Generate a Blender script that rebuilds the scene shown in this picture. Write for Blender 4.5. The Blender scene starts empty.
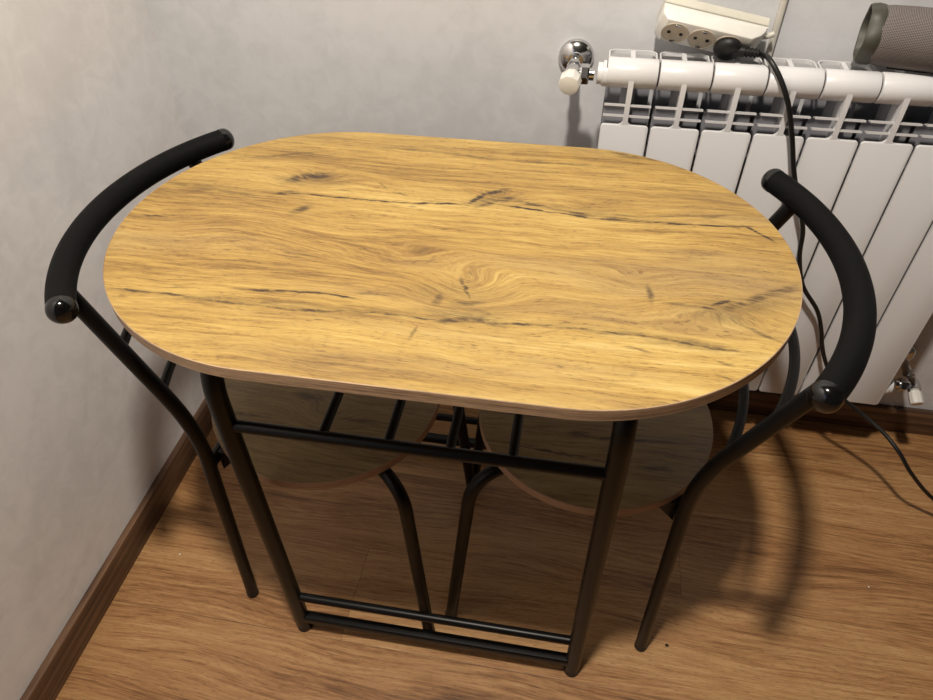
import bpy, bmesh, math, random
from math import sin, cos, pi, radians, sqrt
from mathutils import Vector, Matrix
random.seed(4)
C = bpy.context.scene.collection
sc = bpy.context.scene

# ------------------------------------------------------------------ helpers
def link(name, bm, mat, parent=None, smooth=True, angle=35):
    me = bpy.data.meshes.new(name)
    bmesh.ops.recalc_face_normals(bm, faces=bm.faces[:])
    bm.to_mesh(me); bm.free()
    mats = mat if isinstance(mat, (list, tuple)) else [mat]
    for m in mats: me.materials.append(m)
    if smooth:
        me.shade_smooth()
        try: me.set_sharp_from_angle(angle=radians(angle))
        except Exception: pass
    o = bpy.data.objects.new(name, me); C.objects.link(o)
    if parent: o.parent = parent
    return o

def thing(name, label, cat, loc=(0, 0, 0), rz=0.0, group=None):
    o = bpy.data.objects.new(name, None); o.empty_display_size = .05
    C.objects.link(o); o.location = loc; o.rotation_euler = (0, 0, rz)
    o['label'] = label; o['category'] = cat
    if group: o['group'] = group
    return o

def struct(o):
    o['kind'] = 'structure'; return o

def dup(root, label=None):
    r = root.copy(); C.objects.link(r)
    if label: r['label'] = label
    for ch in list(root.children):
        c = ch.copy(); C.objects.link(c); c.parent = r
        for g in list(ch.children):
            d = g.copy(); C.objects.link(d); d.parent = c
    return r

def box(bm, lo, hi, bev=0.0, seg=2, mi=0):
    x0, y0, z0 = lo; x1, y1, z1 = hi
    r = bmesh.ops.create_cube(bm, size=1.0)
    vs = r['verts']
    for v in vs:
        v.co = Vector(((x0+x1)/2 + v.co.x*(x1-x0), (y0+y1)/2 + v.co.y*(y1-y0), (z0+z1)/2 + v.co.z*(z1-z0)))
    fs = set(f for v in vs for f in v.link_faces)
    for f in fs: f.material_index = mi
    if bev > 0:
        es = list(set(e for v in vs for e in v.link_edges))
        bmesh.ops.bevel(bm, geom=es, offset=bev, segments=seg, profile=.5, affect='EDGES')
    return bm

def rounded(pts, R0, n=9):
    """polyline with its corners rounded"""
    pts = [Vector(q) for q in pts]; out = [pts[0]]
    for i in range(1, len(pts)-1):
        a, b, c = pts[i-1:i+2]
        r = R0[i-1] if isinstance(R0, (list, tuple)) else R0
        r = min(r, (a-b).length/2.02, (c-b).length/2.02)
        s = b+(a-b).normalized()*r; e = b+(c-b).normalized()*r
        for k in range(n):
            t = k/(n-1); out.append((1-t)**2*s+2*t*(1-t)*b+t*t*e)
    out.append(pts[-1]); return out

def catmull(pts, n=8):
    P = [Vector(q) for q in pts]; P = [2*P[0]-P[1]]+P+[2*P[-1]-P[-2]]; out = []
    for i in range(1, len(P)-2):
        a, b, c, d = P[i-1:i+3]
        for k in range(n):
            t = k/n
            out.append(.5*((2*b)+(c-a)*t+(2*a-5*b+4*c-d)*t*t+(3*b-a-3*c+d)*t**3))
    out.append(P[-2]); return out

def sweep(bm, pts, rad, n=20, cap=True, flat=1.0, sq=None, dome=0.0, mi=0):
    """tube along points; rad number or list; dome>0 adds rounded ends of that length"""
    pts = [Vector(q) for q in pts]
    R = list(rad) if isinstance(rad, (list, tuple)) else [rad]*len(pts)
    if dome > 0:
        for end in (0, 1):
            p = pts[0] if end == 0 else pts[-1]; q = pts[1] if end == 0 else pts[-2]
            d = (p-q).normalized(); r = R[0] if end == 0 else R[-1]
            ext = [(p+d*dome*sin(a), r*cos(a)) for a in [k*pi/2/7*0.97 for k in range(1, 8)]]
            if end == 0:
                pts = [e[0] for e in reversed(ext)]+pts; R = [e[1] for e in reversed(ext)]+R
            else:
                pts = pts+[e[0] for e in ext]; R = R+[e[1] for e in ext]
    rings = []
    T = []
    for i in range(len(pts)):
        a = pts[max(i-1, 0)]; b = pts[min(i+1, len(pts)-1)]; T.append((b-a).normalized())
    up = Vector((0, 0, 1)) if abs(T[0].z) < .9 else Vector((0, 1, 0))
    N = (up - T[0]*up.dot(T[0])).normalized()
    for i, p in enumerate(pts):
        if i:
            N = (N - T[i]*N.dot(T[i])).normalized()
        B = T[i].cross(N)
        ring = []
        for k in range(n):
            a = 2*pi*k/n
            ca, sa = cos(a), sin(a)
            if sq:
                m = (abs(ca)**sq+abs(sa)**sq)**(-1/sq); ca *= m; sa *= m
            ring.append(bm.verts.new(p + N*(R[i]*ca) + B*(R[i]*sa*flat)))
        rings.append(ring)
    for a, b in zip(rings[:-1], rings[1:]):
        for k in range(n):
            f = bm.faces.new((a[k], a[(k+1) % n], b[(k+1) % n], b[k])); f.material_index = mi
    if cap:
        f = bm.faces.new(list(reversed(rings[0]))); f.material_index = mi
        f = bm.faces.new(rings[-1]); f.material_index = mi
    return bm

def lathe(bm, prof, M=None, n=32, mi=0):
    """prof: list of (radius, height) about local z; M places it"""
    rings = []
    for r, h in prof:
        if r < 1e-6:
            v = Vector((0, 0, h)); v = M @ v if M else v
            rings.append([bm.verts.new(v)])
        else:
            ring = []
            for k in range(n):
                v = Vector((r*cos(2*pi*k/n), r*sin(2*pi*k/n), h)); v = M @ v if M else v
                ring.append(bm.verts.new(v))
            rings.append(ring)
    for a, b in zip(rings[:-1], rings[1:]):
        for k in range(n):
            if len(a) == 1 and len(b) == 1: continue
            if len(a) == 1: vs = (a[0], b[(k+1) % n], b[k])
            elif len(b) == 1: vs = (a[k], a[(k+1) % n], b[0])
            else: vs = (a[k], a[(k+1) % n], b[(k+1) % n], b[k])
            f = bm.faces.new(vs); f.material_index = mi
    return bm

def axisM(loc, d, up=(0, 0, 1)):
    """matrix whose local z runs along d, at loc"""
    z = Vector(d).normalized(); u = Vector(up)
    if abs(z.dot(u)) > .98: u = Vector((0, 1, 0))
    x = u.cross(z).normalized(); y = z.cross(x)
    return Matrix(((x.x, y.x, z.x, loc[0]), (x.y, y.y, z.y, loc[1]), (x.z, y.z, z.z, loc[2]), (0, 0, 0, 1)))

def prism(bm, poly, z0, z1, bev=0.0, M=None, mi=0):
    """extrude xy polygon between z0 and z1 with chamfered rims"""
    n = len(poly)
    cx = sum(p[0] for p in poly)/n; cy = sum(p[1] for p in poly)/n
    def ring(s, z):
        out = []
        for i, (x, y) in enumerate(poly):
            if s:
                a = poly[i-1]; b = poly[(i+1) % n]
                t = Vector((b[0]-a[0], b[1]-a[1])).normalized(); nn = Vector((t.y, -t.x))
                if nn.dot(Vector((x-cx, y-cy))) < 0: nn = -nn
                x -= nn.x*s; y -= nn.y*s
            v = Vector((x, y, z)); out.append(bm.verts.new(M @ v if M else v))
        return out
    lv = [(0, z0), (0, z1)] if not bev else [(bev, z0), (bev*.3, z0+bev*.3), (0, z0+bev), (0, z1-bev), (bev*.3, z1-bev*.3), (bev, z1)]
    rs = [ring(s, z) for s, z in lv]
    for a, b in zip(rs[:-1], rs[1:]):
        for k in range(n):
            f = bm.faces.new((a[k], a[(k+1) % n], b[(k+1) % n], b[k])); f.material_index = mi
    f = bm.faces.new(list(reversed(rs[0]))); f.material_index = mi
    f = bm.faces.new(rs[-1]); f.material_index = mi
    return bm

def rrect(x0, y0, x1, y1, r, n=6):
    out = []
    for cx, cy, a0 in ((x1-r, y1-r, 0), (x0+r, y1-r, 90), (x0+r, y0+r, 180), (x1-r, y0+r, 270)):
        for k in range(n+1):
            a = radians(a0+90*k/n); out.append((cx+r*cos(a), cy+r*sin(a)))
    return out

# ------------------------------------------------------------------ materials
class NT:
    """tiny node builder"""
    def __init__(s, name):
        s.m = bpy.data.materials.new(name); s.m.use_nodes = True
        s.t = s.m.node_tree; s.t.nodes.clear()
        s.out = s.n('ShaderNodeOutputMaterial'); s.b = s.n('ShaderNodeBsdfPrincipled')
        s.l(s.b.outputs[0], s.out.inputs[0])
    def n(s, k, **kw):
        nd = s.t.nodes.new(k)
        for a, v in kw.items(): setattr(nd, a, v)
        return nd
    def l(s, a, b): s.t.links.new(a, b)
    def set(s, sock, v):
        if hasattr(v, 'is_output') or isinstance(v, bpy.types.NodeSocket): s.l(v, sock)
        else: sock.default_value = v
    def math(s, op, a, b=None, c=None, clamp=False):
        nd = s.n('ShaderNodeMath', operation=op, use_clamp=clamp)
        s.set(nd.inputs[0], a)
        if b is not None: s.set(nd.inputs[1], b)
        if c is not None: s.set(nd.inputs[2], c)
        return nd.outputs[0]
    def mapr(s, v, a, b, c=0., d=1., smooth=True):
        nd = s.n('ShaderNodeMapRange', interpolation_type='SMOOTHSTEP' if smooth else 'LINEAR')
        s.set(nd.inputs['Value'], v); nd.inputs['From Min'].default_value = a; nd.inputs['From Max'].default_value = b
        nd.inputs['To Min'].default_value = c; nd.inputs['To Max'].default_value = d
        return nd.outputs['Result']
    def mapping(s, vec, loc=(0, 0, 0), rot=(0, 0, 0), scale=(1, 1, 1), kind='POINT'):
        nd = s.n('ShaderNodeMapping', vector_type=kind); s.l(vec, nd.inputs['Vector'])
        nd.inputs['Location'].default_value = loc; nd.inputs['Rotation'].default_value = rot
        nd.inputs['Scale'].default_value = scale
        return nd.outputs[0]
    def noise(s, vec, scale=5, detail=4, rough=.5, dist=0., out=0):
        nd = s.n('ShaderNodeTexNoise'); s.l(vec, nd.inputs['Vector'])
        nd.inputs['Scale'].default_value = scale; nd.inputs['Detail'].default_value = detail
        nd.inputs['Roughness'].default_value = rough; nd.inputs['Distortion'].default_value = dist
        return nd.outputs[out]
    def mix(s, f, a, b, blend='MIX'):
        nd = s.n('ShaderNodeMix', data_type='RGBA', blend_type=blend)
        s.set(nd.inputs[0], f); s.set(nd.inputs[6], a); s.set(nd.inputs[7], b)
        return nd.outputs[2]
    def ramp(s, v, stops):
        nd = s.n('ShaderNodeValToRGB'); s.l(v, nd.inputs[0]); e = nd.color_ramp.elements
        while len(e) < len(stops): e.new(.5)
        for i, (p, c) in enumerate(stops): e[i].position = p; e[i].color = c
        return nd.outputs[0]
    def coord(s, k='Object'): return s.n('ShaderNodeTexCoord').outputs[k]
    def sep(s, v):
        nd = s.n('ShaderNodeSeparateXYZ'); s.l(v, nd.inputs[0]); return nd.outputs
    def comb(s, x, y, z):
        nd = s.n('ShaderNodeCombineXYZ')
        for i, q in enumerate((x, y, z)): s.set(nd.inputs[i], q)
        return nd.outputs[0]
    def vmath(s, op, a, b=None):
        nd = s.n('ShaderNodeVectorMath', operation=op); s.l(a, nd.inputs[0])
        if b is not None: s.set(nd.inputs[1], b)
        return nd.outputs['Value'] if op == 'LENGTH' else nd.outputs[0]
    def bump(s, h, strength=.2, dist=.001):
        nd = s.n('ShaderNodeBump'); s.l(h, nd.inputs['Height'])
        nd.inputs['Strength'].default_value = strength; nd.inputs['Distance'].default_value = dist
        s.l(nd.outputs[0], s.b.inputs['Normal'])
    def col(s, v): s.set(s.b.inputs['Base Color'], v)
    def rough(s, v): s.set(s.b.inputs['Roughness'], v)

def srgb(r, g, b):
    f = lambda c: (c/255/12.92) if c/255 <= .04045 else ((c/255+.055)/1.055)**2.4
    return (f(r), f(g), f(b), 1)

def simple(name, col, rough=.5, metal=0., spec=.5, bump=None, var=0.0):
    m = NT(name); m.rough(rough); m.b.inputs['Metallic'].default_value = metal
    m.b.inputs['Specular IOR Level'].default_value = spec
    co = m.coord()
    if var:
        v = m.noise(co, 12, 4, .6)
        m.col(m.mix(m.mapr(v, .3, .7), tuple(c*(1-var) for c in col[:3])+(1,), tuple(min(1, c*(1+var)) for c in col[:3])+(1,)))
    else: m.col(col)
    if bump:
        m.bump(m.noise(co, bump[0], 3, .6), bump[1], bump[2])
    return m.m

CRACKS = [(-0.2136, 0.0729, -0.012, 0.0488, 0.0022, 1), (-0.1614, 0.0722, -0.017, 0.0156, 0.0022, 1), (-0.1057, 0.0728, 0.019, 0.0528, 0.0022, 1), (-0.0227, 0.0784, 0.12, 0.0474, 0.0022, 1), (0.1041, 0.0954, -0.219, 0.0403, 0.004, 0.69), (0.1646, 0.0831, -0.18, 0.0387, 0.004, 0.69), (0.2211, 0.0782, 0.017, 0.0349, 0.004, 0.69), (0.1047, 0.0826, -0.082, 0.0456, 0.0022, 1), (0.1684, 0.0762, -0.129, 0.0324, 0.0022, 1), (0.214, 0.074, 0.063, 0.0248, 0.0022, 1), (0.2774, 0.0766, 0.031, 0.0526, 0.0022, 1), (0.3525, 0.0805, 0.079, 0.0382, 0.0022, 1), (0.3915, 0.076, -0.723, 0.0142, 0.0022, 1), (0.4064, 0.0623, -0.769, 0.0135, 0.0022, 1), (-0.285, 0.178, 0.339, 0.0619, 0.004, 0.56), (-0.3901, 0.0708, -0.128, 0.0573, 0.005, 0.38), (-0.3082, 0.0611, -0.105, 0.0475, 0.005, 0.38), (-0.3966, -0.0111, -0.016, 0.0189, 0.002, 0.75), (-0.3478, -0.165, 0.028, 0.0365, 0.0024, 0.75), (-0.2866, -0.1657, -0.05, 0.0387, 0.0024, 0.75), (-0.2274, -0.1675, -0.007, 0.0343, 0.0024, 0.75), (-0.1744, -0.1687, -0.042, 0.0314, 0.0024, 0.75), (-0.1144, -0.1656, 0.121, 0.0427, 0.0024, 0.75), (-0.0485, -0.1599, 0.046, 0.0383, 0.0024, 0.75), (0.0043, -0.1602, -0.083, 0.0273, 0.0024, 0.75), (0.0425, -0.1599, 0.126, 0.0217, 0.0024, 0.75), (0.0758, -0.1564, 0.087, 0.0216, 0.0024, 0.75), (0.1128, -0.1533, 0.077, 0.0259, 0.0024, 0.75), (0.1671, -0.1514, 0.01, 0.0414, 0.0024, 0.75), (0.2183, -0.1516, -0.032, 0.0222, 0.0024, 0.75), (0.2562, -0.1529, -0.038, 0.0262, 0.0024, 0.75), (0.2924, -0.156, -0.146, 0.0205, 0.0024, 0.75), (0.3253, -0.1594, -0.066, 0.0224, 0.0024, 0.75), (-0.1898, -0.1407, 0.072, 0.0357, 0.0022, 1), (-0.1369, -0.1366, 0.083, 0.0297, 0.0022, 1), (-0.098, -0.1364, -0.121, 0.0197, 0.0022, 1), (-0.2465, -0.165, 0.062, 0.0616, 0.006, 0.38), (-0.1686, -0.1601, 0.064, 0.0401, 0.006, 0.38), (-0.0615, -0.1274, 0.019, 0.0331, 0.002, 0.5), (-0.1021, 0.2234, -0.007, 0.0626, 0.0035, 0.5), (-0.0037, 0.2175, -0.118, 0.0579, 0.0035, 0.5), (0.1175, 0.214, 0.028, 0.0888, 0.0035, 0.5), (0.2151, 0.0871, 0.041, 0.041, 0.003, 0.44), (0.2874, 0.0945, 0.154, 0.0487, 0.003, 0.44), (0.3451, 0.1035, 0.154, 0.0243, 0.003, 0.44), (0.3363, -0.0812, 0.564, 0.0134, 0.003, 1), (0.353, -0.084, 0.463, 0.0204, 0.007, 0.69), (0.3788, -0.0672, 0.647, 0.0291, 0.007, 0.69), (0.4081, -0.0478, 0.509, 0.0255, 0.007, 0.69), (0.3408, -0.1059, -0.698, 0.0224, 0.003, 0.56), (0.3723, -0.127, -0.502, 0.0273, 0.003, 0.56), (0.2962, -0.0912, 0.051, 0.0222, 0.003, 0.75), (0.3204, -0.0927, -0.306, 0.012, 0.003, 0.75), (0.2395, -0.1506, -0.037, 0.0491, 0.006, 0.44), (0.3104, -0.1554, -0.101, 0.0447, 0.006, 0.44), (0.0446, -0.1001, -1.119, 0.0223, 0.003, 0.75), (0.0166, -0.1244, -1.677, 0.0125, 0.006, 0.62), (0.0498, -0.1265, 0.155, 0.0202, 0.005, 0.62), (0.041, -0.1579, 0.345, 0.0268, 0.006, 0.75), (0.0753, -0.1542, -0.135, 0.0261, 0.006, 0.75), (0.0711, -0.141, -0.317, 0.0171, 0.004, 0.5), (0.2574, -0.077, -1.489, 0.0167, 0.004, 0.62), (0.0277, 0.0994, 0.971, 0.0236, 0.005, 1), (0.0493, 0.12, 0.532, 0.0216, 0.005, 1), (0.0459, 0.0903, 0.663, 0.0232, 0.005, 0.75), (0.0662, 0.1038, 0.455, 0.015, 0.005, 0.75), (-0.2358, 0.1156, 0.62, 0.0266, 0.012, 0.81), (-0.2132, 0.1249, 0.153, 0.0263, 0.012, 0.81), (-0.2054, 0.0361, 0.859, 0.0169, 0.008, 0.69), (-0.2438, 0.0737, 0.289, 0.0162, 0.005, 0.88), (0.2315, 0.2546, -0.266, 0.0262, 0.004, 0.75), (0.2611, 0.2481, -0.131, 0.0167, 0.004, 0.75), (0.2448, -0.1738, -0.212, 0.0158, 0.0022, 0.45), (0.3299, -0.1809, -0.264, 0.0076, 0.0022, 0.45), (0.3313, -0.2026, -0.429, 0.0094, 0.0022, 0.45), (0.1492, -0.1593, 0.443, 0.0102, 0.0022, 0.45), (-0.3529, -0.1771, 0.161, 0.0076, 0.0022, 0.45), (-0.1615, 0.0918, -0.029, 0.012, 0.0022, 0.45), (-0.1125, 0.1131, -0.647, 0.0102, 0.0022, 0.45), (-0.0823, 0.0944, -0.276, 0.0109, 0.0022, 0.45), (-0.0147, 0.1142, -0.077, 0.0102, 0.0022, 0.45), (-0.0579, 0.0665, 0.144, 0.0043, 0.0022, 0.45), (-0.0348, 0.0831, 0.165, 0.0058, 0.0022, 0.45), (0.2356, 0.078, -0.107, 0.0088, 0.0022, 0.45), (0.3408, 0.0991, 0.327, 0.0115, 0.0022, 0.45), (0.0013, -0.1845, 1.37, 0.0095, 0.0022, 0.45), (0.2076, -0.155, -0.055, 0.0121, 0.0022, 0.45), (-0.1983, -0.1693, 0.155, 0.0095, 0.0022, 0.45), (-0.2915, -0.1494, -0.185, 0.0068, 0.0022, 0.45), (0.18, 0.088, -0.1, 0.12, 0.011, 0.3), (-0.1, -0.16, 0.03, 0.24, 0.009, 0.25), (0.045, -0.15, 0.05, 0.06, 0.014, 0.4), (0.355, -0.085, 0.25, 0.06, 0.016, 0.4), (-0.22, 0.112, 0.05, 0.055, 0.013, 0.42), (0.05, 0.098, 0.35, 0.045, 0.01, 0.5), (0.26, -0.155, -0.08, 0.13, 0.009, 0.28), (0.03, -0.11, 0.1, 0.07, 0.018, 0.25), (-0.36, 0.07, -0.1, 0.08, 0.012, 0.25), (0.24, 0.25, -0.15, 0.03, 0.006, 0.5), (0.335, -0.105, 0.0, 0.04, 0.012, 0.4), (-0.3, 0.17, 0.2, 0.07, 0.007, 0.3)]

def oak(name, cracks=(), knots=(), dark=(92, 66, 42), tone=1.0, sat=1.0, seed=0.0, rough=.36):
    m = NT(name); co = m.coord()
    P = m.mapping(co, (seed, seed*.7, 0))
    # slow wander of the grain
    wob = m.noise(m.mapping(P, scale=(2.2, 7, 1)), 1, 3, .55)
    dy = m.math('MULTIPLY', m.math('SUBTRACT', wob, .5), .055)
    wob2 = m.noise(m.mapping(P, scale=(14, 34, 1)), 1, 2, .5)
    dy = m.math('ADD', dy, m.math('MULTIPLY', m.math('SUBTRACT', wob2, .5), .006))
    for (kx, ky, sx, sy, amp) in knots:
        d = m.vmath('LENGTH', m.mapping(co, (kx, ky, 0), (0, 0, 0), (sx, sy, 1e3), 'TEXTURE'))
        g = m.mapr(d, 1.0, 0.0)
        dy = m.math('ADD', dy, m.math('MULTIPLY', g, amp))
    x, y, z = m.sep(P)[:3]
    G = m.comb(x, m.math('ADD', y, dy), z)
    band = m.noise(m.mapping(G, scale=(1.6, 17, 1)), 1, 5, .6)
    fine = m.noise(m.mapping(G, scale=(9, 150, 1)), 1, 5, .65)
    hair = m.noise(m.mapping(G, scale=(26, 420, 1)), 1, 3, .6)
    pores = m.noise(m.mapping(G, scale=(95, 620, 1)), 1, 2, .6)
    blot = m.noise(m.mapping(P, scale=(3.5, 6, 1)), 1, 3, .5)
    v = m.math('ADD', m.math('MULTIPLY', band, .40), m.math('MULTIPLY', fine, .36))
    v = m.math('ADD', v, m.math('MULTIPLY', hair, .24))
    v = m.math('ADD', v, m.math('MULTIPLY', m.math('SUBTRACT', blot, .5), .12))
    v = m.math('MULTIPLY_ADD', m.math('SUBTRACT', v, .5), 1.5, .5)
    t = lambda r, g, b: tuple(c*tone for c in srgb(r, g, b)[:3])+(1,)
    col = m.ramp(v, [(.24, t(94, 70, 36)), (.38, t(142, 110, 58)), (.50, t(174, 141, 75)), (.62, t(192, 161, 91)), (.76, t(210, 184, 118))])
    # greyer tracts
    gy = m.noise(m.mapping(G, (3, 1, 0), scale=(1.1, 9, 1)), 1, 4, .6)
    col = m.mix(m.mapr(gy, .50, .74, 0, .5), col, t(146, 124, 92))
    # short dark pores
    pm = m.math('MULTIPLY', m.mapr(pores, .55, .66), m.mapr(fine, .36, .60, 1, .25))
    col = m.mix(m.math('MULTIPLY', pm, .62), col, srgb(*dark))
    # cathedral rings of darker late wood
    wv = m.n('ShaderNodeTexWave', wave_type='BANDS', bands_direction='Y', wave_profile='SIN')
    m.l(m.mapping(G, scale=(1, 1, 1)), wv.inputs['Vector']); wv.inputs['Scale'].default_value = 64
    wv.inputs['Distortion'].default_value = 9; wv.inputs['Detail'].default_value = 3
    wv.inputs['Detail Scale'].default_value = 1.2
    ringmask = None
    for (kx, ky, sx, sy, amp) in knots:
        d = m.vmath('LENGTH', m.mapping(co, (kx, ky, 0), (0, 0, 0), (sx*1.5, sy*1.5, 1e3), 'TEXTURE'))
        g = m.mapr(d, 1.0, .2)
        ringmask = g if ringmask is None else m.math('MAXIMUM', ringmask, g)
    if ringmask is not None:
        rm = m.math('MULTIPLY', m.mapr(wv.outputs[1], .55, .95), ringmask)
        col = m.mix(m.math('MULTIPLY', rm, .26), col, t(128, 88, 44))
    # figured cracks and knots where the board has them
    if cracks:
        wn = m.noise(m.mapping(co, scale=(40, 90, 1)), 1, 3, .6, out=1)
        off = m.vmath('SCALE', m.vmath('SUBTRACT', wn, (.5, .5, .5))); off.node.inputs['Scale'].default_value = .009
        Q = m.vmath('ADD', co, off)
        qs = m.sep(Q)
        # the running mask rides in z so each mark is evaluated after the last one
        mask = m.math('MULTIPLY', wob, 0.0)
        for (cx, cy, a, L, w, s) in cracks:
            V = m.comb(qs[0], qs[1], mask)
            d = m.vmath('LENGTH', m.mapping(V, (cx, cy, 0), (0, 0, a), (L*1.35+.004, w*1.55, 1e4), 'TEXTURE'))
            mask = m.math('MAXIMUM', mask, m.mapr(d, 1.0, .12, 0, s))
        br = m.noise(m.mapping(G, scale=(45, 230, 1)), 1, 4, .7)
        mask = m.math('MULTIPLY', mask, m.mapr(br, .36, .56, .35, 1.25), clamp=True)
        col = m.mix(mask, col, srgb(62, 46, 36))
    if sat != 1.0:
        col = m.mix(.12, col, t(150, 116, 88))
        hs = m.n('ShaderNodeHueSaturation'); hs.inputs['Saturation'].default_value = sat; m.l(col, hs.inputs['Color']); col = hs.outputs[0]
    m.col(col)
    m.rough(m.mapr(fine, .3, .7, rough-.05, rough+.09))
    m.b.inputs['Specular IOR Level'].default_value = .45
    m.bump(m.math('ADD', fine, m.math('MULTIPLY', hair, .6)), .16, .0006)
    return m.m

knotlist = [(-.044, -.062, .13, .05, .030), (.045, -.10, .09, .06, .040), (.325, -.090, .12, .05, -.028),
            (.055, .10, .07, .035, .018), (-.215, .115, .08, .04, .02), (.25, -.06, .08, .04, .02), (-.26, -.02, .14, .06, -.02)]
M_TOP = oak('golden_oak_laminate', CRACKS, knotlist)
seat_cr = [(-.06, .05, .05, .09, .003, 1), (.05, .09, -.1, .09, .003, 1), (.06, .02, .05, .08, .003, 1), (-.05, -.10, .0, .08, .010, .5), (-.02, -.02, .0, .03, .008, .6), (.08, -.05, .1, .05, .004, .6),
           (-.10, -.08, .05, .04, .003, .7), (.02, .05, .1, .02, .006, .7), (-.09, .10, 0, .03, .006, .7)]
M_SEAT = oak('shaded_oak_laminate_seat', seat_cr, [(.02, -.06, .08, .05, .03)], tone=.66, sat=.85, seed=3.3)  # same oak as the top, under-table shade put into tone and saturation

def edge_mat(name, a, b):
    m = NT(name); co = m.coord()
    n1 = m.noise(m.mapping(co, scale=(6, 6, 420)), 1, 3, .6)
    n2 = m.noise(m.mapping(co, scale=(60, 60, 900)), 1, 2, .6)
    v = m.math('ADD', m.math('MULTIPLY', n1, .7), m.math('MULTIPLY', n2, .3))
    m.col(m.ramp(v, [(.36, a), (.62, b)])); m.rough(.5)
    return m.m
M_EDGE = edge_mat('walnut_tone_edge_band', srgb(118, 94, 74), srgb(196, 166, 134))
M_SEDGE = edge_mat('brown_edge_band', srgb(136, 106, 84), srgb(176, 142, 114))

def floor_mat():
    m = NT('laminate_floor'); co = m.coord()
    x, y, z = m.sep(co)[:3]
    W = .192
    yy = m.math('DIVIDE', m.math('ADD', y, .7085+W*20), W)
    row = m.math('FLOOR', yy); fy = m.math('FRACT', yy)
    xx = m.math('DIVIDE', m.math('SUBTRACT', m.math('ADD', x, 12.8), m.math('MULTIPLY_ADD', m.math('SUBTRACT', row, 20.0), .619, .47)), 1.28)
    colm = m.math('FLOOR', xx); fx = m.math('FRACT', xx)
    pid = m.n('ShaderNodeTexWhiteNoise', noise_dimensions='2D')
    m.l(m.comb(row, colm, 0), pid.inputs['Vector'])
    pr = pid.outputs[0]
    px = m.math('ADD', x, m.math('MULTIPLY', pr, 17.0))
    py = m.math('ADD', y, m.math('MULTIPLY', pr, 9.0))
    P = m.comb(px, py, 0)
    wob = m.noise(m.mapping(P, scale=(1.5, 6, 1)), 1, 2, .5)
    # cathedral figure: grain lines bow strongly
    dy = m.math('MULTIPLY', m.math('SUBTRACT', wob, .5), .085)
    G = m.comb(px, m.math('ADD', py, dy), 0)
    band = m.noise(m.mapping(G, scale=(.9, 13, 1)), 1, 6, .62)
    fine = m.noise(m.mapping(G, scale=(5, 150, 1)), 1, 5, .7)
    hair = m.noise(m.mapping(G, scale=(20, 420, 1)), 1, 3, .6)
    v = m.math('ADD', m.math('MULTIPLY', band, .36), m.math('MULTIPLY', fine, .38))
    v = m.math('ADD', v, m.math('MULTIPLY', hair, .26))
    v = m.math('ADD', v, m.math('MULTIPLY', m.math('SUBTRACT', pr, .5), .05))
    v = m.math('MULTIPLY_ADD', m.math('SUBTRACT', v, .5), 1.7, .5)
    col = m.ramp(v, [(.26, srgb(78, 50, 31)), (.38, srgb(130, 90, 54)), (.50, srgb(163, 120, 77)), (.62, srgb(178, 138, 92)), (.76, srgb(196, 158, 112))])
    wv = m.n('ShaderNodeTexWave', wave_type='BANDS', bands_direction='Y', wave_profile='SIN')
    m.l(G, wv.inputs['Vector']); wv.inputs['Scale'].default_value = 30
    wv.inputs['Distortion'].default_value = 5; wv.inputs['Detail'].default_value = 4; wv.inputs['Detail Scale'].default_value = 1.6
    rm = m.noise(m.mapping(P, (2, 5, 0), scale=(2.0, 5, 1)), 1, 2, .5)
    f = m.math('MULTIPLY', m.mapr(wv.outputs[1], .6, .98), m.mapr(rm, .48, .66))
    col = m.mix(m.math('MULTIPLY', f, .28), col, srgb(112, 70, 40))
    # knots
    vk = m.n('ShaderNodeTexVoronoi'); m.l(m.mapping(P, scale=(3.0, 7.5, 1)), vk.inputs['Vector']); vk.inputs['Scale'].default_value = 1.0
    kn = m.math('MULTIPLY', m.mapr(vk.outputs['Distance'], .12, .02), m.mapr(hair, .3, .6))
    col = m.mix(m.math('MULTIPLY', kn, .6), col, srgb(84, 54, 34))
    fp = m.noise(m.mapping(G, scale=(60, 520, 1)), 1, 2, .6)
    col = m.mix(m.math('MULTIPLY', m.mapr(fp, .56, .68), .45), col, srgb(92, 60, 38))
    # seams between boards
    e1 = m.math('MINIMUM', fy, m.math('SUBTRACT', 1.0, fy)); e2 = m.math('MINIMUM', fx, m.math('SUBTRACT', 1.0, fx))
    s1 = m.mapr(e1, .0, .006, 1, 0); s2 = m.mapr(e2, .0, .0009, 1, 0)
    seam = m.math('MAXIMUM', s1, s2)
    col = m.mix(m.math('MULTIPLY', seam, .55), col, srgb(60, 38, 24))
    m.col(col); m.rough(m.mapr(fine, .3, .7, .40, .52)); m.b.inputs['Specular IOR Level'].default_value = .4
    m.bump(m.math('SUBTRACT', m.math('ADD', fine, m.math('MULTIPLY', hair, .5)), m.math('MULTIPLY', seam, 1.5)), .18, .0007)
    return m.m
M_FLOOR = floor_mat()

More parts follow.
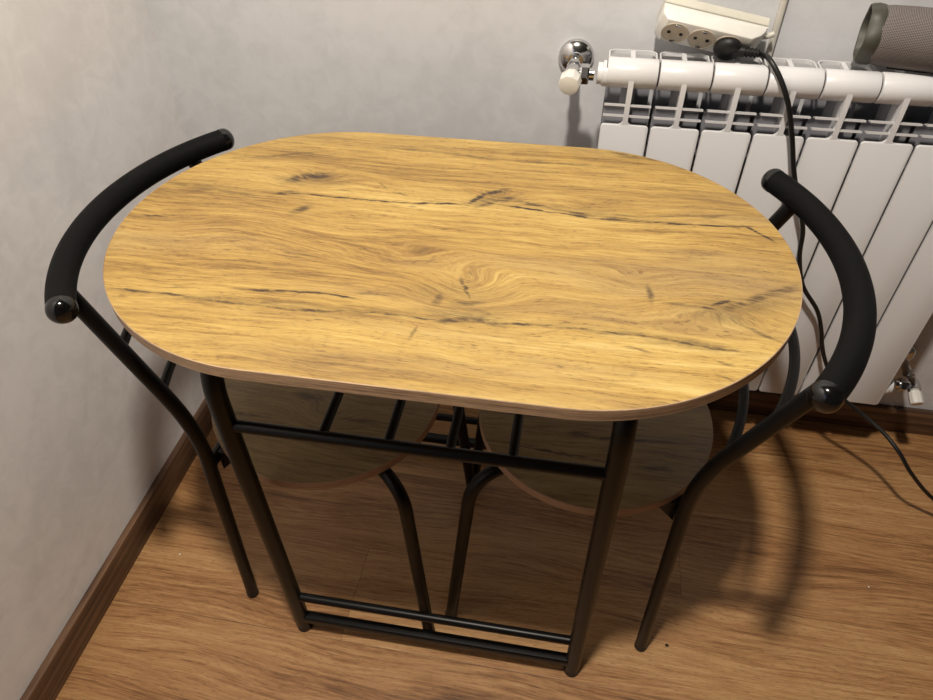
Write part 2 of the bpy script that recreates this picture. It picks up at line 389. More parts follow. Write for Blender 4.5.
def plaster(name, col, streak=False):
    m = NT(name); co = m.coord()
    a = m.noise(co, 3.0, 5, .55, .6); b = m.noise(co, 26, 4, .6, .8)
    v = m.math('ADD', m.math('MULTIPLY', a, .6), m.math('MULTIPLY', b, .4))
    lo = tuple(c*.93 for c in col[:3])+(1,); hi = tuple(min(1, c*1.06) for c in col[:3])+(1,)
    m.col(m.mix(m.mapr(v, .38, .62), lo, hi)); m.rough(.62); m.b.inputs['Specular IOR Level'].default_value = .3
    if streak:
        h = m.noise(m.mapping(co, scale=(9, 9, 130)), 1, 4, .6)
        m.bump(m.math('ADD', h, m.noise(co, 90, 2, .5)), .22, .0012)
    else:
        r = m.noise(co, 14, 6, .62, 1.2)
        vo = m.noise(m.mapping(co, (1, 2, 3), (.6, .3, .2), (5, 9, 22)), 1, 4, .6, .6)
        m.bump(m.math('ADD', m.math('MULTIPLY', r, .7), vo), .20, .003)
    return m.m
M_WALL_L = plaster('trowelled_plaster', srgb(231, 229, 229))
M_WALL_B = plaster('rolled_white_paint', srgb(204, 205, 208), True)
M_CEIL = plaster('ceiling_paint', srgb(100, 98, 96), True)  # unseen ceiling, white paint darkened to hold down the bounce
M_WALL_F = plaster('bounce_dimmed_wall_paint', srgb(74, 72, 70), True)  # unseen walls, colour darkened to cut bounced light

def base_mat(name, axis, tone=1.0):
    m = NT(name); co = m.coord()
    sc_ = (60, 3, 90) if axis == 'y' else (3, 60, 90)
    n1 = m.noise(m.mapping(co, scale=sc_), 1, 5, .6, .4)
    t = lambda r, g, b: tuple(c*tone for c in srgb(r, g, b)[:3])+(1,)
    m.col(m.ramp(n1, [(.34, t(66, 46, 34)), (.5, t(94, 68, 50)), (.66, t(124, 94, 70))])); m.rough(.45)
    return m.m
M_BASE_L = base_mat('walnut_baseboard_a', 'y'); M_BASE_B = base_mat('walnut_baseboard_b', 'x', .9)

M_BLACK = simple('black_powder_coat', srgb(9, 8, 8), .36, 0, .28, (900, .08, .0003))
M_FOAM = simple('black_foam_grip', srgb(9, 9, 10), .62, 0, .12, (1400, .25, .0004))
M_CAP = simple('black_glossy_plastic', srgb(12, 12, 13), .14, 0, .6)
M_RUB = simple('black_rubber', srgb(20, 20, 20), .5, 0, .4)
M_RAD = simple('white_enamel', srgb(216, 216, 218), .28, 0, .5, (60, .03, .001))
M_RADIN = simple('shade_grey_inner_enamel', srgb(132, 132, 138), .6)  # same enamel, greyed so the colour carries the shade inside the openings
M_RADSEAM = simple('dark_gasket', srgb(50, 46, 42), .7)
M_CHROME = simple('chrome', (.62, .62, .62, 1), .16, 1.0)
M_CREAM = simple('cream_plastic', srgb(222, 220, 214), .35, 0, .5, None, .05)
M_SOCK = simple('grey_cream_socket', srgb(196, 184, 166), .45)
M_CREAMD = simple('aged_cream_plastic', srgb(206, 203, 190), .42, 0, .5, None, .08)
M_DUCT = simple('ivory_duct', srgb(198, 194, 184), .5, 0, .4, None, .06)
M_HOLE = simple('dark_hole', srgb(22, 16, 12), .8)
M_CORD = simple('black_cord', srgb(16, 16, 17), .42)
M_SPK = simple('grey_rubber', srgb(66, 65, 57), .5, 0, .4)
M_SPKD = simple('dark_grey_rubber', srgb(46, 46, 46), .5)

def mesh_cloth():
    m = NT('grey_woven_cloth'); uv = m.coord('UV')
    x, y, z = m.sep(uv)[:3]
    a = m.math('SINE', m.math('MULTIPLY', m.math('ADD', x, y), 2*pi*1.0)); b = m.math('SINE', m.math('MULTIPLY', m.math('SUBTRACT', x, y), 2*pi*1.0))
    v = m.math('MULTIPLY', a, b)
    m.col(m.mix(m.mapr(v, -.5, .6), srgb(66, 62, 61), srgb(138, 130, 126))); m.rough(.85)
    m.b.inputs['Specular IOR Level'].default_value = .2
    m.bump(v, .4, .0006)
    return m.m
M_CLOTH = mesh_cloth()

# ================================================================== SETTING
def wallbox(name, parts, mat):
    bm = bmesh.new()
    for lo, hi in parts: box(bm, lo, hi)
    return struct(link(name, bm, mat, smooth=False))
RX, RY, RZ = 3.3, -3.3, 2.56
wallbox('floor', [((-.1, RY-.1, -.06), (RX+.1, .1, 0))], M_FLOOR)
wallbox('ceiling', [((-.1, RY-.1, RZ), (RX+.1, .1, RZ+.06))], M_CEIL)
wallbox('wall_back', [((-.1, 0, 0), (RX+.1, .1, RZ))], M_WALL_B)
WY0, WY1, WZ0, WZ1 = -3.05, -1.95, .95, 2.15
wallbox('wall_left', [((-.1, RY, 0), (0, WY0, RZ)), ((-.1, WY1, 0), (0, 0, RZ)), ((-.1, WY0, 0), (0, WY1, WZ0)), ((-.1, WY0, WZ1), (0, WY1, RZ))], M_WALL_L)
wallbox('wall_right', [((RX, RY, 0), (RX+.1, 0, RZ))], M_WALL_F)
wallbox('wall_front', [((-.1, RY-.1, 0), (RX+.1, RY, RZ))], M_WALL_F)
hb, tb = .0718, .0136
def baseb(name, lo, hi, mat):
    bm = bmesh.new(); box(bm, lo, hi, .0012, 2)
    return struct(link(name, bm, mat))
baseb('baseboard_left', (0, RY, 0), (tb, 0, hb), M_BASE_L)
baseb('baseboard_back', (tb, -tb, 0), (RX, 0, hb), M_BASE_B)
# window in the left wall, behind the photographer
bm = bmesh.new()
for lo, hi in (((-.07, WY0, WZ0), (-.02, WY0+.05, WZ1)), ((-.07, WY1-.05, WZ0), (-.02, WY1, WZ1)), ((-.07, WY0, WZ0), (-.02, WY1, WZ0+.05)),
               ((-.07, WY0, WZ1-.05), (-.02, WY1, WZ1)), ((-.06, (WY0+WY1)/2-.03, WZ0), (-.03, (WY0+WY1)/2+.03, WZ1))):
    box(bm, lo, hi, .003)
struct(link('window_1', bm, M_RAD))

# ================================================================== TABLE
TX, TY, TROT = .6429, -.4790, .0087
A, B, RXX, TH = .4360, .2707, .2696, .016
outl = []
for k, (sx, sy) in enumerate([(1, 1), (-1, 1), (-1, -1), (1, -1)]):
    ts = [pi/2*i/40 for i in range(41)]
    if k % 2: ts = ts[::-1]
    for t in ts: outl.append((sx*(A-RXX+RXX*cos(t)), sy*B*sin(t)))
cl = []
for q in outl:
    if not cl or (abs(q[0]-cl[-1][0])+abs(q[1]-cl[-1][1])) > 1e-5: cl.append(q)
if abs(cl[0][0]-cl[-1][0])+abs(cl[0][1]-cl[-1][1]) < 1e-5: cl.pop()
outl = cl
def shrink(poly, s):
    out = []
    n = len(poly)
    for i, (x, y) in enumerate(poly):
        a = poly[i-1]; b = poly[(i+1) % n]; t = Vector((b[0]-a[0], b[1]-a[1])).normalized(); nn = Vector((t.y, -t.x))
        if nn.dot(Vector((x, y))) < 0: nn = -nn
        out.append((x-nn.x*s, y-nn.y*s))
    return out
def band(poly, z0, z1, th, ch):
    """ring shaped edge band around a board"""
    bm = bmesh.new(); n = len(poly)
    inner = shrink(poly, th)
    prof = [(inner, z0), (shrink(poly, ch), z0), (poly, z0+ch), (poly, z1-ch), (shrink(poly, ch), z1), (inner, z1)]
    rs = [[bm.verts.new((x, y, z)) for x, y in P] for P, z in prof]
    for a, b in zip(rs, rs[1:]+rs[:1]):
        for k in range(n): bm.faces.new((a[k], a[(k+1) % n], b[(k+1) % n], b[k]))
    return bm

table = thing('dining_table', 'oval golden oak laminate table top on black tubular metal legs between the two chairs', 'table', (TX, TY, 0), TROT)
ZT = .75
bm = bmesh.new(); prism(bm, shrink(outl, .0012), ZT-TH, ZT)
top = link('tabletop', bm, M_TOP, table)
eb = link('edge_band', band(outl, ZT-TH, ZT+.0001, .0011, .0006), M_EDGE, top); eb['label'] = 'brown striped edge band'
LR = .0132
for sx in (-1, 1):
    xf = -.2487 if sx < 0 else .2457
    for sy in (-1, 1):
        yf = -.2110 if sy < 0 else .2330; yt = -.2190 if sy < 0 else .2330
        bm = bmesh.new()
        pts = rounded([(xf, yf, .004), (xf*.983, yt, .54), (xf*.98, yt, .7195), (xf*.98, 0.0, .7195)], [.02, .21], 16)
        sweep(bm, pts, LR, 24)
        leg = link('leg', bm, M_BLACK, table)
        bm = bmesh.new(); sweep(bm, [(xf, yf, 0), (xf, yf, .002), (xf, yf, .012)], [LR*.9, LR*1.04, LR*1.04], 24)
        link('foot_cap', bm, M_RUB, leg)
for sy in (-1, 1):
    yl = .2330 if sy > 0 else -.2120
    def rail(z, r, sq, name):
        bm = bmesh.new()
        y_ = -.2185 if (sy < 0 and z > .5) else yl
        sweep(bm, [(-.2436, y_, z), (.2390, y_, z)], r, 20, sq=sq)
        link(name, bm, M_BLACK, table)
    rail(.587, .0082, None, 'upper_rail'); rail(.118, .0078, None, 'lower_rail'); rail(.042, .0092, 5, 'lower_rail')
for x in (-.1195, -.0352, .0425, .1195):
    bm = bmesh.new(); sweep(bm, [(x, -.2185, .5885), (x, .2330, .5885)], .0062, 16); link('rack_bar', bm, M_BLACK, table)

# ================================================================== CHAIRS
TR = .0106
def arc3(C0, R, side, y0, y1, z, n=60):
    """world arc of a back tube bowing away from the table, from offset y0 to y1"""
    t0, t1 = math.asin(y0/R), math.asin(y1/R)
    return [(C0[0]-side*R*cos(t), C0[1]+R*sin(t), z) for t in [t0+(t1-t0)*k/n for k in range(n+1)]]
def make_chair(label, side, cx, cy, a, P, C0, R, ends):
    """side +1: back towards -x; built in place, parts stored relative to the chair's base"""
    ch = thing('bistro_chair', label, 'chair', (cx, cy, 0), a if side > 0 else pi+a, 'chairs tucked under the table')
    I = (Matrix.Translation((cx, cy, 0)) @ Matrix.Rotation(ch.rotation_euler.z, 4, 'Z')).inverted()
    ca, sa = cos(a), sin(a)
    def W(x, y, z):
        x = x*side; return I @ Vector((cx+ca*x-sa*y, cy+sa*x+ca*y, z))
    G = lambda q: I @ Vector(q)
    zs = P['zs']; zr = zs-.016-.0106; SR = P['r']
    circ = [(SR*cos(2*pi*k/96), SR*sin(2*pi*k/96)) for k in range(96)]
    bm = bmesh.new(); prism(bm, shrink(circ, .001), zs-.016, zs)
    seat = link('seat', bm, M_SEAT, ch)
    e = link('edge_band', band(circ, zs-.016, zs+.0001, .001, .0008), M_SEDGE, seat); e['label'] = 'lighter brown edge of the seat'
    def cap(p, parent):
        bm = bmesh.new(); x, y, z = p; sweep(bm, [(x, y, 0), (x, y, .002), (x, y, .012)], [TR*.9, TR*1.05, TR*1.05], 22); link('foot_cap', bm, M_RUB, parent)
    ups = []
    for s in (-1, 1):
        dy = P['dn'] if s < 0 else P['df']
        top = G((C0[0]-side*sqrt(R*R-dy*dy), C0[1]+s*dy, .742))
        foot = W(P['xf'], s*P['wf'], .004); bend = W(P['xb'], s*P['wb'], P['zb'])
        bm = bmesh.new(); sweep(bm, rounded([foot, bend, top], .075, 14), TR, 22)
        lg = link('back_leg', bm, M_BLACK, ch); cap(foot, lg); ups.append((bend, top))
        f0 = W(P['gx'], s*(P['gw'] if s < 0 else P['gwf']), .004)
        bm = bmesh.new(); sweep(bm, rounded([f0, W(P['hx'], s*P['hw'], zr), W(-.02, s*P['ew'], zr)], P['fr'], 14), TR, 22)
        lg = link('front_leg', bm, M_BLACK, ch); cap(f0, lg)
        bm = bmesh.new()
        xb = P['xb']; wb = P['wb']
        tri = [(xb+.006, zr+.011), (xb+.042, zr+.011), (xb+.005, zr-.032)]
        aa = [bm.verts.new(W(x, s*(wb-.018)-.005, z)) for x, z in tri]; bb = [bm.verts.new(W(x, s*(wb-.018)+.005, z)) for x, z in tri]
        bm.faces.new(aa); bm.faces.new(list(reversed(bb)))
        for k in range(3): bm.faces.new((aa[k], bb[k], bb[(k+1) % 3], aa[(k+1) % 3]))
        link('gusset', bm, M_BLACK, ch, smooth=False)
    bm = bmesh.new(); sweep(bm, [W(P['xb'], -P['wb'], zr), W(P['xb'], P['wb'], zr)], .0095, 20); link('cross_brace', bm, M_BLACK, ch)
    bm = bmesh.new(); sweep(bm, [W(P['xb'], 0, zr), W(-.02, 0, zr)], .009, 20); link('cross_brace', bm, M_BLACK, ch)
    out = (G((-side, 0, 0))-G((0, 0, 0)))
    for z, sag in ((.643, .030 if side > 0 else .046), (.562, .030 if side > 0 else .038)):
        q = []
        for bnd, top in ups:
            f = (z-P['zb'])/(.742-P['zb']); q.append(bnd.lerp(top, f))
        pts = []
        for k in range(41):
            t = k/40; w = 1-(2*t-1)**2; p = q[0].lerp(q[1], t)+out*(sag*w); p.z = z; pts.append(p)
        bm = bmesh.new(); sweep(bm, pts, .0066, 16); link('back_rail', bm, M_BLACK, ch)
    pts = [G(q) for q in arc3(C0, R, side, ends[0], ends[1], .75)]
    bm = bmesh.new(); sweep(bm, pts, .0165, 28); br = link('backrest', bm, M_FOAM, ch)
    for i, j in ((0, 1), (-1, -2)):
        d = (pts[i]-pts[j]).normalized(); rr = .0170; bm = bmesh.new()
        lathe(bm, [(rr, -.002), (rr, .003)]+[(rr*cos(t), .003+.0135*sin(t)) for t in [k*pi/2/9 for k in range(1, 9)]]+[(0, .0165)], axisM(pts[i], d), 28)
        c = link('end_cap', bm, M_CAP, br); c['label'] = 'glossy round black end cap'
    return ch
make_chair('black tubular chair with curved back against the left wall', 1, .4376, -.4841, -.0649,
    dict(xf=-.1519, wf=.175, xb=-.1296, wb=.1618, zb=.4832, gx=.2015, gw=.1690, gwf=.1620, hx=.1708, hw=.1412, fr=.0549, ew=.0074, r=.1854, zs=.4309, dn=.1658, df=.165),
    (.5012, -.4851), .3348, (-.2065, .2135))
make_chair('black tubular chair with curved back in front of the white radiator', -1, .8697, -.4641, .0309,
    dict(xf=-.1364, wf=.1646, xb=-.127, wb=.1573, zb=.4973, gx=.2133, gw=.1572, gwf=.1660, hx=.1754, hw=.1297, fr=.0631, ew=.0263, r=.181, zs=.4376, dn=.177, df=.1632),
    (.7692, -.4704), .3708, (-.2170, .2045))

# ================================================================== RADIATOR
X0 = .8269
rad = thing('radiator', 'white sectional aluminium radiator hung on the back wall', 'radiator', (X0, 0, 0))
ZB, ZP, ZH, YH, RH = .184, .749, .8250, -.0975, .0222
YF = -.120
def section_bm():
    bm = bmesh.new(); w = .0381
    # front plate, stands in x/z
    M = Matrix(((1, 0, 0, .04), (0, 0, 1, 0), (0, 1, 0, 0), (0, 0, 0, 1)))
    prism(bm, rrect(-w, ZB, w, ZP, .006), YF, YF+.006, .0012, M)
    # centre rib rising to the header
    def plate(prof, x0, x1):
        a = [bm.verts.new((.04+x0, y, z)) for y, z in prof]; b = [bm.verts.new((.04+x1, y, z)) for y, z in prof]
        bm.faces.new(a); bm.faces.new(list(reversed(b))); n = len(prof)
        for k in range(n): bm.faces.new((a[k], b[k], b[(k+1) % n], a[(k+1) % n]))
    plate([(YF+.0006, ZP-.0015), (YF, ZP+.012), (YF, ZP+.045), (YF+.0005, ZH-.006), (YF+.0012, ZH+.004), (YF+.010, ZH), (YF+.012, ZP+.045), (YF+.009, ZP+.020), (YF+.008, ZP-.0015)], -.0040, .0040)
    # fillets where the rib meets the plate
    for s in (-1, 1):
        pf = [(.0036, ZP-.002), (.0120, ZP-.002)]+[(.0120-.0082*sin(t), ZP-.0004+.0082-.0082*cos(t)) for t in [k*pi/2/6 for k in range(7)]]
        a = [bm.verts.new((.04+s*x, YF+.0008, z)) for x, z in pf]; b = [bm.verts.new((.04+s*x, YF+.0055, z)) for x, z in pf]
        bm.faces.new(a); bm.faces.new(list(reversed(b))); n = len(pf)
        for k in range(n): bm.faces.new((a[k], b[k], b[(k+1) % n], a[(k+1) % n]))
    # deep centre web
    plate([(YF+.004, ZB+.01), (YF+.004, ZP), (YF+.004, ZP+.045), (YH, ZH), (-.080, ZH), (-.036, ZH-.05), (-.036, ZB+.01)], -.0013, .0013)
    plate([(-.082, ZH+.006), (-.082, ZH+.0120), (-.034, ZH+.0120), (-.034, ZH+.006)], -.0036, .0036)
    # louvre slats, two per side
    for (yf, z, back) in ((YF+.0006, ZP+.0150, .012), (YF+.0016, ZP+.0320, .012)):
        for s in (-1, 1):
            xs = (.04-w+.0015, .04-.003) if s < 0 else (.04+.003, .04+w-.0015)
            prof = [(yf, z+.0015), (yf, z-.0015), (yf+.006, z-.0022), (yf+back, z-.0040), (yf+back, z-.0022), (yf+.004, z+.0006)]
            a = [bm.verts.new((xs[0], y, q)) for y, q in prof]; b = [bm.verts.new((xs[1], y, q)) for y, q in prof]
            bm.faces.new(a); bm.faces.new(list(reversed(b))); n = len(prof)
            for k in range(n): bm.faces.new((a[k], b[k], b[(k+1) % n], a[(k+1) % n]))
    # headers
    for zz in (ZH, ZB+.040):
        lathe(bm, [(0, -.0388), (RH-.0022, -.0388), (RH-.0006, -.0382), (RH, -.0370), (RH, .0370), (RH-.0006, .0382), (RH-.0022, .0388), (0, .0388)], axisM((.04, YH, zz), (1, 0, 0)), 36)
        lathe(bm, [(0, -.040), (.0175, -.040), (.0175, .040), (0, .040)], axisM((.04, YH, zz), (1, 0, 0)), 24, mi=1)
    # water column
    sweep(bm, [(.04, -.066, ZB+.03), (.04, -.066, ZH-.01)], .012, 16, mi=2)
    # intermediate fin plate
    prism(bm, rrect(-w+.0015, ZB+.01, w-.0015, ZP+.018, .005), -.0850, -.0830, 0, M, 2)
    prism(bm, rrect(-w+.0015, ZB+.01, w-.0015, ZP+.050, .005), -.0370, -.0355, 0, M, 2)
    # rear plate, a wide shallow U seen from above
    yb, th = -.0325, .0022; U = [(-w, -.078)]+[(-w+.012-.012*cos(a), yb-.012+.012*sin(a)) for a in [k*pi/2/6 for k in range(7)]]
    U = U+[(-x, y) for x, y in reversed(U)]
    In = []
    for i, (x, y) in enumerate(U):
        a = U[max(i-1, 0)]; b = U[min(i+1, len(U)-1)]; t = Vector((b[0]-a[0], b[1]-a[1])).normalized(); In.append((x+t.y*th, y-t.x*th))
    z0, z1 = ZH+.0060, ZH+.0120
    vv = [[bm.verts.new((.04+x, y, z)) for x, y in P] for P, z in ((U, z0), (U, z1), (In, z1), (In, z0))]
    for a, b in zip(vv, vv[1:]+vv[:1]):
        for k in range(len(U)-1): bm.faces.new((a[k], a[k+1], b[k+1], b[k]))
    for k in (0, -1): bm.faces.new([v[k] for v in vv])
    return bm
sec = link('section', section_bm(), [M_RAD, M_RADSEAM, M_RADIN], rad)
for i in range(1, 8):
    s_ = sec.copy(); C.objects.link(s_); s_.parent = rad; s_.location = (.08*i, 0, 0)
# bushings at the ends
for x, zz in ((-.0005, ZH-.003), (.6405, ZB+.04)):
    s = -1 if x < 0 else 1
    bm = bmesh.new(); lathe(bm, [(0, -.004), (.0195, -.004), (.0195, .004), (.0165, .0055), (.0165, .0125), (.012, .0135), (0, .0135)], axisM((x, YH, zz), (s, 0, 0)), 28)
    link('end_bushing', bm, M_RAD, rad)
for x in (.12, .52):
    bm = bmesh.new(); box(bm, (x-.012, -.060, ZH-.034), (x+.012, 0, ZH-.026), .001); link('wall_bracket', bm, M_RAD, rad)

# thermostat valve, upper left
def valve(name, label, xr, s, zz, wallx, knob_dir, knoblen, knobr, nut=.0125, ez=0.0):
    """xr: x where the radiator bushing ends; s: side; wallx: x of the pipe leaving the wall"""
    t = thing(name, label, 'valve', (wallx, 0, zz))
    bm = bmesh.new(); lathe(bm, [(.0300, 0), (.0300, .003), (.0280, .0075), (.021, .0125), (.0135, .0155), (.0125, .0175), (0, .0175)], axisM((0, 0, ez), (0, -1, 0)), 40)
    link('escutcheon', bm, M_CHROME, t)
    bm = bmesh.new(); sweep(bm, [(0, -.002, ez), (0, YH+.045, ez*.7), (0, YH+.01, 0)], .0085, 24); link('pipe', bm, M_CHROME, t)
    bm = bmesh.new(); lathe(bm, [(.0115, 0), (.0115, .013)], axisM((0, YH+.036, 0), (0, -1, 0)), 6); bmesh.ops.holes_fill(bm, edges=bm.edges[:]); link('nut', bm, M_CHROME, t, angle=20)
    bm = bmesh.new(); lathe(bm, [(0, -.016), (.0095, -.016), (.0125, -.010), (.0135, 0), (.0125, .010), (.0100, .016), (0, .016)], axisM((0, YH, 0), (0, -1, 0)), 28)
    L = abs(xr-wallx); d = (s, 0, 0)
    lathe(bm, [(.0095, .0), (.0095, L-.004), (0, L-.004)], axisM((0, YH, 0), d), 24)
    link('valve_body', bm, M_CHROME, t)
    bm = bmesh.new(); lathe(bm, [(0, 0), (nut+.001, 0), (nut+.002, .002), (nut+.002, .012), (nut+.001, .014), (0, .014)], axisM((s*(L-.026), YH, 0), d), 6); link('nut', bm, M_CHROME, t, angle=20)
    kd = Vector(knob_dir).normalized(); k0 = Vector((0, YH, 0))+kd*.010
    bm = bmesh.new(); lathe(bm, [(0, 0), (knobr*.80, 0), (knobr*.86, .003), (knobr, .008), (knobr, knoblen-.006), (knobr*.92, knoblen-.001), (knobr*.72, knoblen), (0, knoblen)], axisM(k0, kd), 10)
    link('knob', bm, M_CREAM, t, angle=25)
    return t
valve('radiator_valve', 'chrome radiator valve with cream cap at the top left of the radiator', X0-.0140, 1, ZH-.006, .7755, (-.10, -.95, -.16), .027, .0175, .0135, -.010)
valve('radiator_valve', 'chrome return valve with small cream cap at the bottom right of the radiator', X0+.654, -1, ZB+.046, 1.521, (.12, -.90, -.42), .030, .0125)

# ================================================================== POWER STRIP
ps = thing('power_strip', 'cream three-gang socket strip leaning above the radiator', 'power strip')
tilt = radians(10.0); ux = Vector((cos(tilt), 0, -sin(tilt)))
zn = Vector((0, -cos(radians(33)), -sin(radians(33)))); zn = (zn-ux*zn.dot(ux)).normalized(); yn = zn.cross(ux)
PC = Vector((.968, -.036, .8785))
Mp = Matrix(((ux.x, yn.x, zn.x, PC.x), (ux.y, yn.y, zn.y, PC.y), (ux.z, yn.z, zn.z, PC.z), (0, 0, 0, 1)))
def place(o): o.matrix_world = Mp; return o
ps.matrix_world = Mp
Mxz = Matrix(((1, 0, 0, 0), (0, 0, 1, 0), (0, 1, 0, 0), (0, 0, 0, 1)))
def house(z0, z1, lc, rc):
    poly = [(-.070, z0), (.091, z0)]
    poly += [(.091, z1-rc), (.091-rc*.35, z1-rc*.45), (.091-rc, z1), (-.070+lc, z1), (-.070, z1-lc)] if rc else [(.091, z1), (-.070, z1)]
    return poly
bm = bmesh.new(); prism(bm, house(-.0235, -.0075, 0, 0), -.0245, .0245, .004, Mxz); b1 = link('base_shell', bm, M_CREAMD, ps)
bm = bmesh.new(); prism(bm, house(-.0068, .0225, .010, .022), -.0245, .0245, .004, Mxz); b2 = link('cover', bm, M_CREAM, ps)
for sx in (-.042, 0, .042):
    M0 = Matrix.Translation((sx, 0, .0226))
    bm = bmesh.new()
    lathe(bm, [(.0212, .0), (.0212, .0010), (.0200, .0012), (.0196, .0003)], M0, 36)
    lathe(bm, [(.0196, .0003), (.0185, .0002), (0, .0001)], M0, 36)
    so = link('socket', bm, M_SOCK, ps); so['label'] = 'round grey-cream earthed socket'
    for a in (0, pi):
        bm = bmesh.new(); lathe(bm, [(.0028, .0002), (.0028, .0012), (0, .0013)], M0 @ Matrix.Translation((.0095*cos(a), .0095*sin(a), 0)), 14)
        link('pin_hole', bm, M_HOLE, so)
    for s in (-1, 1):
        bm = bmesh.new(); box(bm, (sx-.004, s*.0165-.0022, .0226), (sx+.004, s*.0165+.0022, .0245), .0006)
        link('earth_clip', bm, M_CHROME, so)
bm = bmesh.new(); sweep(bm, rounded([(.088, 0, -.006), (.100, .0, -.010), (.108, .004, -.014)], .008), .0042, 14); link('strain_relief', bm, M_CREAMD, ps)

bm = bmesh.new(); sweep(bm, [(1.0820, -.0060, .42), (1.0820, -.0060, 1.35)], .0052, 20, sq=3.2)
o = link('cable_duct', bm, M_DUCT); o['label'] = 'narrow ivory cable duct running up the wall beside the socket strip'; o['category'] = 'cable duct'

# ================================================================== PLUG AND CORD
pc = thing('mains_cable', 'black plug and cable hanging from the socket strip over the radiator to the floor', 'cable')
pl0 = Mp @ Vector((.0425, 0, .0245))
Mpl = Mp @ Matrix.Translation((.0425, 0, .0245))
bm = bmesh.new()
lathe(bm, [(0, 0), (.0200, 0), (.0212, .002), (.0212, .005), (.0198, .009), (.0165, .0125), (.0120, .0150), (.006, .0165), (0, .0170)], Mpl, 36)
link('plug', bm, M_RUB, pc)
bm = bmesh.new()
a0 = Mp @ Vector((.054, .003, .031)); a1 = Mp @ Vector((.088, .010, .032)); a2 = Mp @ Vector((.0930, .0105, .0325))
d = (a1-a0)
pts = []; rr = []
for k in range(25):
    t = k/24; pts.append(a0+d*t); base_r = .0088-.0022*t
    rr.append(base_r*(1.0 if (k//2) % 2 == 0 or t < .35 else .78))
sweep(bm, pts, rr, 18); link('strain_relief', bm, M_RUB, pc)
cp = [a1, a2, (1.0620, -.104, .8600), (1.0806, -.122, .8401), (1.1001, -.132, .8076), (1.1199, -.135, .7595), (1.1409, -.137, .6993), (1.1658, -.139, .6424), (1.1862, -.14, .5965), (1.1975, -.14, .5424),
      (1.222, -.140, .482), (1.2626, -.14, .4305), (1.285, -.1405, .385), (1.2986, -.1420, .3479), (1.318, -.146, .308), (1.362, -.155, .240), (1.41, -.175, .212), (1.452, -.205, .195), (1.480, -.237, .178), (1.510, -.258, .145), (1.575, -.262, .082), (1.66, -.275, .036), (1.80, -.30, .008), (1.95, -.33, .0033), (2.3, -.36, .0033)]
bm = bmesh.new(); sweep(bm, catmull(cp, 8), .0039, 14); link('cord', bm, M_CORD, pc)

# ================================================================== SPEAKER
sp = thing('portable_speaker', 'grey cloth-covered cylindrical speaker lying on top of the radiator', 'speaker')
ax = Vector((cos(radians(11)), -sin(radians(11)), 0)); SL, SRr = .215, .0415
s0 = Vector((1.1935, -.0600, .0)); s0.z = .8885
Ms = axisM(s0, ax)
bm = bmesh.new()
prof = [(.0365, .012), (.0392, .016), (.0406, .030), (SRr, .060), (SRr, SL-.060), (.0406, SL-.030), (.0392, SL-.016), (.0365, SL-.012)]
lathe(bm, prof, Ms, 64)
uv = bm.loops.layers.uv.new('UVMap')
Mi = Ms.inverted()
for f in bm.faces:
    ang = [math.atan2((Mi @ l.vert.co).y, (Mi @ l.vert.co).x) for l in f.loops]
    if max(ang)-min(ang) > pi: ang = [a+2*pi if a < 0 else a for a in ang]
    for l, a in zip(f.loops, ang):
        l[uv].uv = (a*SRr/.0042, (Mi @ l.vert.co).z/.0042)
link('cloth_body', bm, M_CLOTH, sp)
def hexring(r, z, k=.07):
    out = []
    for i in range(72):
        a = 2*pi*i/72; rr_ = r*(1+k*(cos(6*a)*.5)); out.append(Ms @ Vector((rr_*cos(a), rr_*sin(a), z)))
    return out
for end in (0, 1):
    f = (lambda z: z) if end == 0 else (lambda z: SL-z)
    bm = bmesh.new()
    levels = [(.0388, .020, 0), (.0402, .017, .05), (.0408, .009, .08), (.0392, .001, .09), (.0376, -.002, .10), (.0356, -.001, .10), (.0335, .007, .08), (.0318, .014, 0)]
    rs = [[bm.verts.new(v) for v in hexring(r, f(z), k)] for r, z, k in levels]
    for a, b in zip(rs[:-1], rs[1:]):
        for k in range(72): bm.faces.new((a[k], a[(k+1) % 72], b[(k+1) % 72], b[k]))
    ec = link('end_ring', bm, M_SPK, sp)
    bm = bmesh.new(); lathe(bm, [(.0328, f(.013)), (.030, f(.0110)), (.026, f(.014)), (.022, f(.014)), (.018, f(.0090)), (0, f(.008))], Ms, 40)
    link('bass_radiator', bm, M_SPKD, sp)
# buttons on top
for k, zz in enumerate((.083, .098, .113)):
    bm = bmesh.new(); M1 = Ms @ Matrix.Rotation(0, 4, 'Z')
    p0 = s0+ax*zz+Vector((0, -.004, SRr*.99))
    lathe(bm, [(0, 0), (.0055, 0), (.0055, .0012), (.0045, .0018), (0, .0018)], axisM(p0, (0, -.08, .99)), 18)
    link('button', bm, M_SPKD, sp)
bm = bmesh.new()
box(bm, (0, -.012, 0), (.13, .012, .0048), .0015)
for v in bm.verts: v.co = s0+ax*(v.co.x+.045)+Vector((-ax.y, ax.x, 0))*v.co.y+Vector((0, 0, v.co.z-SRr-.0005))
link('foot', bm, M_RUB, sp)

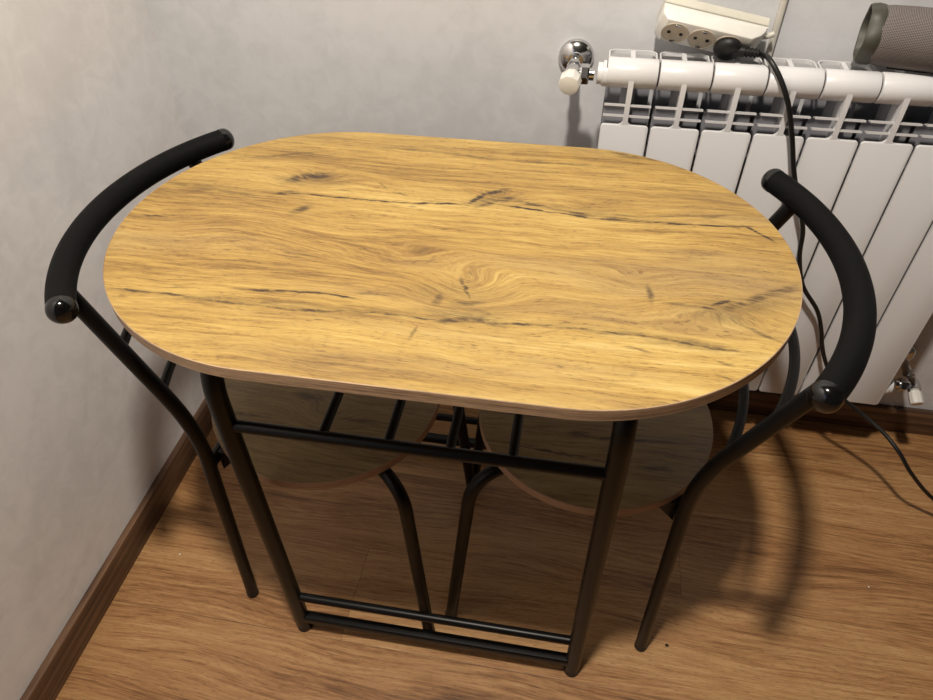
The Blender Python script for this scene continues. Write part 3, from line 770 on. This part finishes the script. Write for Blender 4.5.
# ================================================================== CRUMBS
for x, y, r, mat_, lab in ((1.0584, -.6150, .0028, M_HOLE, 'tiny dark crumb on the floor next to the foot of the right chair'),
                           (.0950, -.5960, .0020, M_CREAM, 'tiny pale crumb on the floor near the left baseboard'),
                           (1.4450, -.4330, .0016, M_CREAM, 'tiny pale crumb on the open floor at the right of the chair shadow')):
    bm = bmesh.new(); bmesh.ops.create_icosphere(bm, subdivisions=2, radius=r)
    for v in bm.verts: v.co = Vector((v.co.x*random.uniform(.9, 1.3), v.co.y*random.uniform(.8, 1.1), v.co.z*.7+r*.68))
    o = link('crumb', bm, mat_); o.location = (x, y, 0); o['label'] = lab; o['category'] = 'crumb'

# ================================================================== LIGHT
def light(name, kind, loc, energy, col, **kw):
    d = bpy.data.lights.new(name, kind); d.energy = energy; d.color = col
    for a, v in kw.items(): setattr(d, a, v)
    o = bpy.data.objects.new(name, d); C.objects.link(o); o.location = loc; return o
light('ceiling_lamp_light', 'SPOT', (.68, -1.0, 2.40), 158, (1.0, .91, .79), shadow_soft_size=.055, spot_size=radians(150), spot_blend=.5)
w = light('window_daylight', 'AREA', (-.09, (WY0+WY1)/2, (WZ0+WZ1)/2), 2.5, (.55, .72, 1.0), shape='RECTANGLE', size=1.0, size_y=1.1)
w.rotation_euler = (0, radians(-90), 0)
wd = bpy.data.worlds.new('room_world'); sc.world = wd; wd.use_nodes = True
bg = wd.node_tree.nodes['Background']; bg.inputs[0].default_value = (.55, .65, .8, 1); bg.inputs[1].default_value = .3

# ================================================================== CAMERA
cd = bpy.data.cameras.new('camera'); cam = bpy.data.objects.new('camera', cd); C.objects.link(cam)
r = Vector((.9843352, .17604712, -.00957205)); u = Vector((-.11455369, .67988835, .72431298)); f = Vector((-.13402114, .71187024, -.68940488))
cam.matrix_world = Matrix(((r.x, u.x, -f.x, .80567475), (r.y, u.y, -f.y, -1.20287354), (r.z, u.z, -f.z, 1.25435946), (0, 0, 0, 1)))
cd.sensor_width = 36; cd.lens = 36*686.7228/933; cd.clip_start = .02
sc.camera = cam
sc.view_settings.view_transform = 'Standard'; sc.view_settings.look = 'None'
sc.view_settings.gamma = 1; sc.view_settings.use_curve_mapping = False
sc.view_settings.exposure = 0.0
